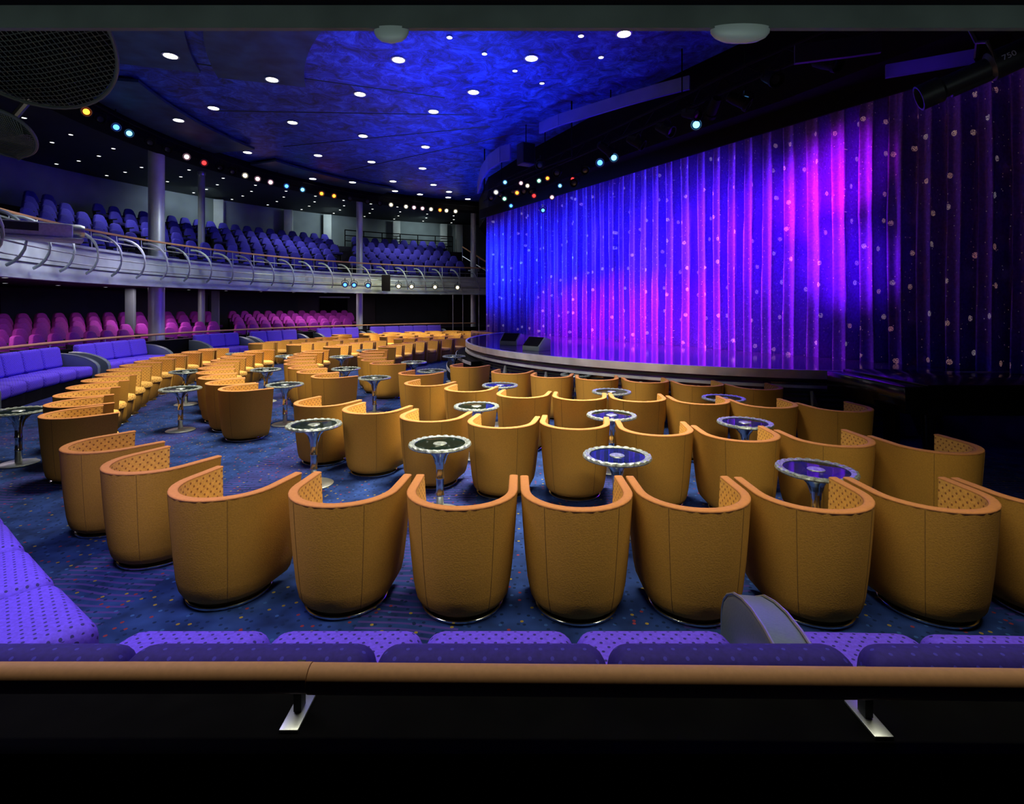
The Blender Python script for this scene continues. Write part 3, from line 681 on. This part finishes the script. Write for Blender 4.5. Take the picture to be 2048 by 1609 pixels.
t=thing('loudspeaker','black line speaker hanging in the dark stage rig at its far end','speaker',(x,y,z),.5)
MB().box((0,0,.0),(.42,.34,.60)).build('cabinet',M['darknavy'],t,bev=.02)
MB().box((0,-.175,.0),(.36,.012,.54)).build('grille',M['blackmat'],t)
MB().tube([(0,0,.29),(0,0,7.0-z)],.015,6).build('hanger',M['blackmat'],t)
cp.append((x,y))
ul=[]
for i in range(len(tp)-1):
    for u in(.1,.3,.5,.7,.9): ul.append((tp[i][0]+(tp[i+1][0]-tp[i][0])*u,tp[i][1]+(tp[i+1][1]-tp[i][1])*u))
ul=[(x-.25+random.uniform(-.12,.12),y-.2+random.uniform(-.15,.15)) for x,y in ul if y<12.6 and not 6.3<y<7.6];ul.sort(key=lambda p:p[0]/p[1]);kk=0;pl_=[]
for k,(x,y) in enumerate(ul):
    if any(math.hypot(x-a,y-b)<.46 for a,b in cp+pl_): continue
    kk+=1;pl_.append((x,y));q=Lp(y-1+random.uniform(-2,2));can_at(x,y,5.48-random.uniform(0,.14),'unlit','unlit black spotlight on the stage truss, %s unlit one from the left'%ordn(kk),'unlit spotlights on the truss',tgt=(q[0]-random.uniform(0,3),q[1],random.uniform(1,4)))
def baffle(P,h,label,th=.06,m='navy'):
    og=P[0];m_=MB();n=len(P)
    for i in range(n-1):
        a=Vector(P[i]);b=Vector(P[i+1]);s=(b-a).cross(Vector((0,0,1))).normalized()*th
        m_.hexa([a,b,b+s,a+s],[a+Vector((0,0,h)),b+Vector((0,0,h)),b+s+Vector((0,0,h)),a+s+Vector((0,0,h))])
    o=m_.build('acoustic_baffle',M[m],org=og);tag(o,label,'baffle','blue curved ceiling baffles');return o
def P3(l,z): return [at(a,b,z)+(z,) for a,b in l]
baffle(P3([(1082,268),(1120,252),(1180,235),(1250,214),(1320,195),(1380,180)],6.25),.28,'long blue curved ceiling baffle above the truss near picture middle')
baffle(P3([(958,388),(965,362),(980,340),(1003,325),(1022,321)],5.95),.45,'short blue curved baffle at far end of the stage header')
baffle(P3([(1588,130),(1700,116),(1760,108)],5.15),.25,'dark blue baffle at upper right over the curtain',m='darknavy')
baffle(P3([(1770,158),(1850,145),(1950,128)],5.05),.18,'violet-lit baffle at top right behind the large stage lantern')
t=thing('stage_lantern','large black stage lantern marked 750 at upper right','spotlight',(3.52,4.0,3.62),0)
t.rotation_euler=(R_(-20),0,R_(62))
rot=Matrix.Rotation(-PI/2,3,'X')
MB().lathe([(.05,-.4),(.1,-.38),(.11,-.1),(.08,-.08),(.08,.2),(.1,.22),(.1,.36),(.085,.36),(.08,.25),(.01,.24)],24,mtx=rot).build('barrel',M['darksteel'],t)
MB().lathe([(.005,.26),(.08,.26),(.08,.27),(.005,.28)],24,mtx=rot).build('lens',M['navy'],t)
MB().tube([(-.14,-.1,0),(-.14,-.1,.15),(0,-.1,.22),(.14,-.1,.15),(.14,-.1,0)],.014,6).tube([(0,-.1,.22),(0,-.1,.42)],.018,6).build('yoke',M['darksteel'],t)
MB().box((0,.02,-.085),(.05,.3,.02)).build('rail',M['darksteel'],t)
cu=bpy.data.curves.new('txt','FONT');cu.body='750';cu.size=.055;cu.extrude=.001
to=bpy.data.objects.new('txt',cu);COL.objects.link(to);bpy.context.view_layer.update()
me=bpy.data.meshes.new_from_object(to);bpy.data.objects.remove(to)
me.materials.clear();me.materials.append(M['pale']);mo=bpy.data.objects.new('marking',me);COL.objects.link(mo);mo.parent=t
mo.location=(-.113,-.14,-.02);mo.rotation_euler=(PI/2,0,-PI/2)
MB().tube([(2.9,3.85,4.03),(5.2,3.25,4.03)],.02,8).build('trim_10',M['darksteel'],kind=ST)
# near beam, upper soffit, dome fittings
MB().box((0,2.615,3.289),(9,.03,.113)).build('beam_near',M['beam'],kind=ST,smooth=False)
MB().box((0,2.4,3.62),(9,.43,.55)).build('ceiling_near',M['blackmat'],kind=ST,smooth=False)
for px,r,l in ((783,.088,'small pale dome fitting under the near beam, left of centre'),(1480,.150,'larger pale dome fitting under the near beam, right of centre')):
    o=MB().lathe([(r,.01),(r*.98,-.015),(r*.85,-.038),(r*.6,-.056),(.005,-.068)],28,sy=.3).build('dome_fitting',M['fascia']);o.location=((px-1024)*2.62/F,2.62,3.232);tag(o,l,'dome fitting')
def dish(c,r,rot,label):
    t=thing('mesh_dish',label,'dish',c);t.rotation_euler=rot
    MB().tube([(r*math.cos(a*PI/24),r*math.sin(a*PI/24),0) for a in range(49)],.016,8).build('rim',M['dimpost'],t)
    g=MB()
    for k in range(-17,18):
        u=k/18*r;w=math.sqrt(r*r-u*u)*.99
        g.tube([(u,-w,0),(u,0,-.08),(u,w,0)],.004,4);g.tube([(-w,u,0),(0,u,-.08),(w,u,0)],.004,4)
    g.build('mesh',M['meshwire'],t)
    MB().lathe([(.005,.05),(r*.97,.02),(r*.97,.03),(.005,.06)],28).build('backing',M['blackmat'],t)
    MB().tube([(-r*.9,.1,-.1),(r*.45,-.15,-.14)],.025,8).build('strut',M['dimpost'],t)
    MB().tube([(0,0,.05),(0,0,.5)],.03,8).build('stem',M['darksteel'],t)
dish((-4.02,4.2,4.10),.72,(R_(-38),R_(-8),0),'large round steel mesh dish hanging at the upper left corner')
dish((-4.38,4.5,3.34),.24,(R_(-38),R_(-8),0),'smaller round mesh dish below the large one at left edge')
# ---------------- grand piano
t=thing('grand_piano','black closed grand piano in the shadow at right below the stage','piano',(4.44,5.6,0))
out=[(0,0),(0,1.42),(.45,1.42)]+[(.45+1.5*u,1.42-.72*(3*u*u-2*u**3)) for u in(.15,.3,.45,.6,.75,.9)]+[(2.0,.66),(2.1,.5),(2.08,.25),(1.95,.06),(1.8,0)]
MB().prism(out,.68,.98).build('case',M['piano'],t,bev=.01)
MB().prism([(x*1.008-.01,y*1.01-.008) for x,y in out],.982,1.01).build('lid',M['piano'],t,bev=.006)
MB().box((-.12,.71,.84),(.24,1.40,.30)).build('keyboard_cover',M['piano'],t,bev=.02)
for x,y in((.12,.15),(.12,1.27),(1.75,.5)):
    MB().lathe([(.005,0),(.025,.0),(.03,.03),(.045,.06),(.05,.3),(.07,.5),(.08,.68)],12,(x,y,0)).build('leg',M['piano'],t)
MB().box((.12,.71,.4),(.06,.2,.56)).build('pedal_lyre',M['piano'],t)
MB().box((.08,.71,.1),(.2,.26,.05)).build('pedals',M['piano'],t)
# ---------------- lights
def lamp(kind,loc,tgt,col,e,**k):
    l=bpy.data.lights.new('light',kind);l.energy=e;l.color=col
    for a,b in k.items(): setattr(l,a,b)
    o=bpy.data.objects.new('light',l);COL.objects.link(o);o.location=loc
    if tgt is not None: o.rotation_euler=(Vector(tgt)-Vector(loc)).to_track_quat('-Z','Y').to_euler()
    return o
lamp('AREA',(0.3,2.25,3.15),(0.3,3.1,0),(1,.90,.68),66,shape='RECTANGLE',size=6,size_y=.2,spread=R_(110))
lamp('AREA',(0,1.9,2.95),(0,2.6,3.30),(.85,1,.95),2.4,shape='RECTANGLE',size=7,size_y=.1,spread=R_(80))
lamp('AREA',(-3.2,2.9,2.9),(-3.9,4.2,3.9),(.85,1,.95),1.2,shape='DISK',size=.5,spread=R_(90))
SP=R_(86)
lamp('AREA',(-3.5,7.5,6.7),(-3.9,8,0),(1,.88,.66),330,shape='DISK',size=2.5,spread=SP)
lamp('AREA',(.6,6.4,6.7),(.1,6.1,0),(1,.88,.62),270,shape='DISK',size=2,spread=R_(56))
lamp('AREA',(-5,14,6.5),(-5.6,14,0),(1,.88,.64),340,shape='DISK',size=2.5,spread=SP)
lamp('AREA',(-4,20,6.5),(-4.8,21,0),(1,.88,.55),290,shape='DISK',size=2.5,spread=R_(76))
lamp('SPOT',(-1.6,6.0,4.6),(1.2,9.4,.7),(.95,.95,1),460,spot_size=R_(54),spot_blend=.8,shadow_soft_size=.3)
for x,y,e in((-.9,12,240),(-2.4,16,160),(-2,9.8,95),(-1.8,21,95)):
    lamp('SPOT',(x,y,3.4),(x,y+.3,7),(.05,.12,1),e*5,spot_size=R_(104),spot_blend=1,shadow_soft_size=.5)
lamp('SPOT',(-6,10,3.0),(-7,11,7),(.08,.24,.6),130,spot_size=R_(120),spot_blend=1,shadow_soft_size=.5)
for a in(190,165,140,120):
    x,y=pol(14.6,a);lamp('AREA',(x,y,2.44),(x,y,0),(1,.8,.95),48,shape='DISK',size=2)
    x,y=pol(15.5,a);lamp('AREA',(x,y,6.9),(x,y,0),(.93,.95,1),40 if a==190 else 62,shape='DISK',size=2.5,spread=R_(120))
for a in(150,130,114):
    x,y=pol(17.6,a);q=pol(20,a);lamp('SPOT',(x,y,6.8),(q[0],q[1],5.6),(.85,1,1),110,spot_size=R_(130),spot_blend=1,shadow_soft_size=.3)
for a in(197,172,150,125): 
    x,y=pol(10.6,a);q=pol(12.5,a);lamp('SPOT',(x,y,4.8),(q[0],q[1],2.9),(.95,1,.92),125,spot_size=R_(120),spot_blend=1,shadow_soft_size=.3)
lamp('AREA',(-2.6,2.9,3.0),(-2.4,3.0,0),(.6,.5,1),24,shape='DISK',size=.8,spread=R_(110))
for a in (196,182): 
    x,y=pol(11.2,a);lamp('AREA',(x,y,4.2),pol(12.4,a)+(.5,),(.75,.65,1),28,shape='DISK',size=.8,spread=R_(110))
def cs(Y,za,col,e,ang,off=3.2,zl=4.2,along=-1.6,bl=1.):
    x,y=Lp(Y);lamp('SPOT',(x+nrm[0]*off+dx*along,y+nrm[1]*off+dy*along,zl),(x,y,za),col,e,spot_size=R_(ang),spot_blend=bl,shadow_soft_size=.03)
BL=(.02,.11,1);MG=(.9,.02,.85);VI=(.45,.03,1)
for Y,e,c,al,an in((20,1600,BL,-.3,78),(18.6,1900,BL,-2.4,78),(17,2200,BL,-2.4,78),(15.4,2200,(.04,.09,1),-2.2,78),(13.9,2100,(.09,.07,1),-2.0,76),(12.6,1900,(.18,.05,1),-1.8,72),(11.4,1600,(.34,.04,1),-1.6,66),(10.4,1500,(.46,.03,1),-1.4,58)):
    cs(Y,3.3,c,e*.95,an,off=2.9,zl=3.6,along=al)
# low magenta wash, overlapping wide beams
for Y,e in((16.4,600),(15.2,1300),(13.9,1800),(12.6,1600),(11.3,1000)): cs(Y,.7,MG,e,62,2.8,3.6,-1.5)
# tall violet-magenta streak right of centre
cs(9.75,3.9,MG,620,50,2.4,3.2,-.8);cs(9.4,4.2,MG,620,40,2.2,3.2,-.5);cs(9.4,2.6,VI,800,44,2.3,3.2,-.7)
# glow on the stage deck
lamp('SPOT',(1.6,11.6,5.3),(3.0,12.2,.9),(.35,.2,1),700,spot_size=R_(84),spot_blend=1,shadow_soft_size=.2)
lamp('SPOT',(.2,15.4,5.3),(1.0,15.8,.9),(.2,.25,1),400,spot_size=R_(70),spot_blend=1,shadow_soft_size=.2)
lamp('SPOT',(3.2,9.2,5.3),(4.4,9.9,.9),(.5,.15,1),420,spot_size=R_(60),spot_blend=1,shadow_soft_size=.2)
lamp('SPOT',(4.9,6.4,4.6),(5.5,6.9,5.2),(.4,.1,1),14,spot_size=R_(80),spot_blend=1)
lamp('SPOT',(2.0,9.5,4.4),(2.0,11.3,6.35),(.25,.2,1),80,spot_size=R_(60),spot_blend=1)
w=bpy.data.worlds.new('world');SC.world=w;w.use_nodes=True
w.node_tree.nodes['Background'].inputs[0].default_value=(.25,.35,.6,1);w.node_tree.nodes['Background'].inputs[1].default_value=.02
cam=bpy.data.cameras.new('camera');co=bpy.data.objects.new('camera',cam);COL.objects.link(co)
co.location=(0,0,H);co.rotation_euler=(PI/2,0,0);cam.sensor_width=36;cam.lens=36*F/2048;cam.shift_y=-(804.5-HY)/2048;cam.clip_start=.05;cam.clip_end=200
SC.camera=co
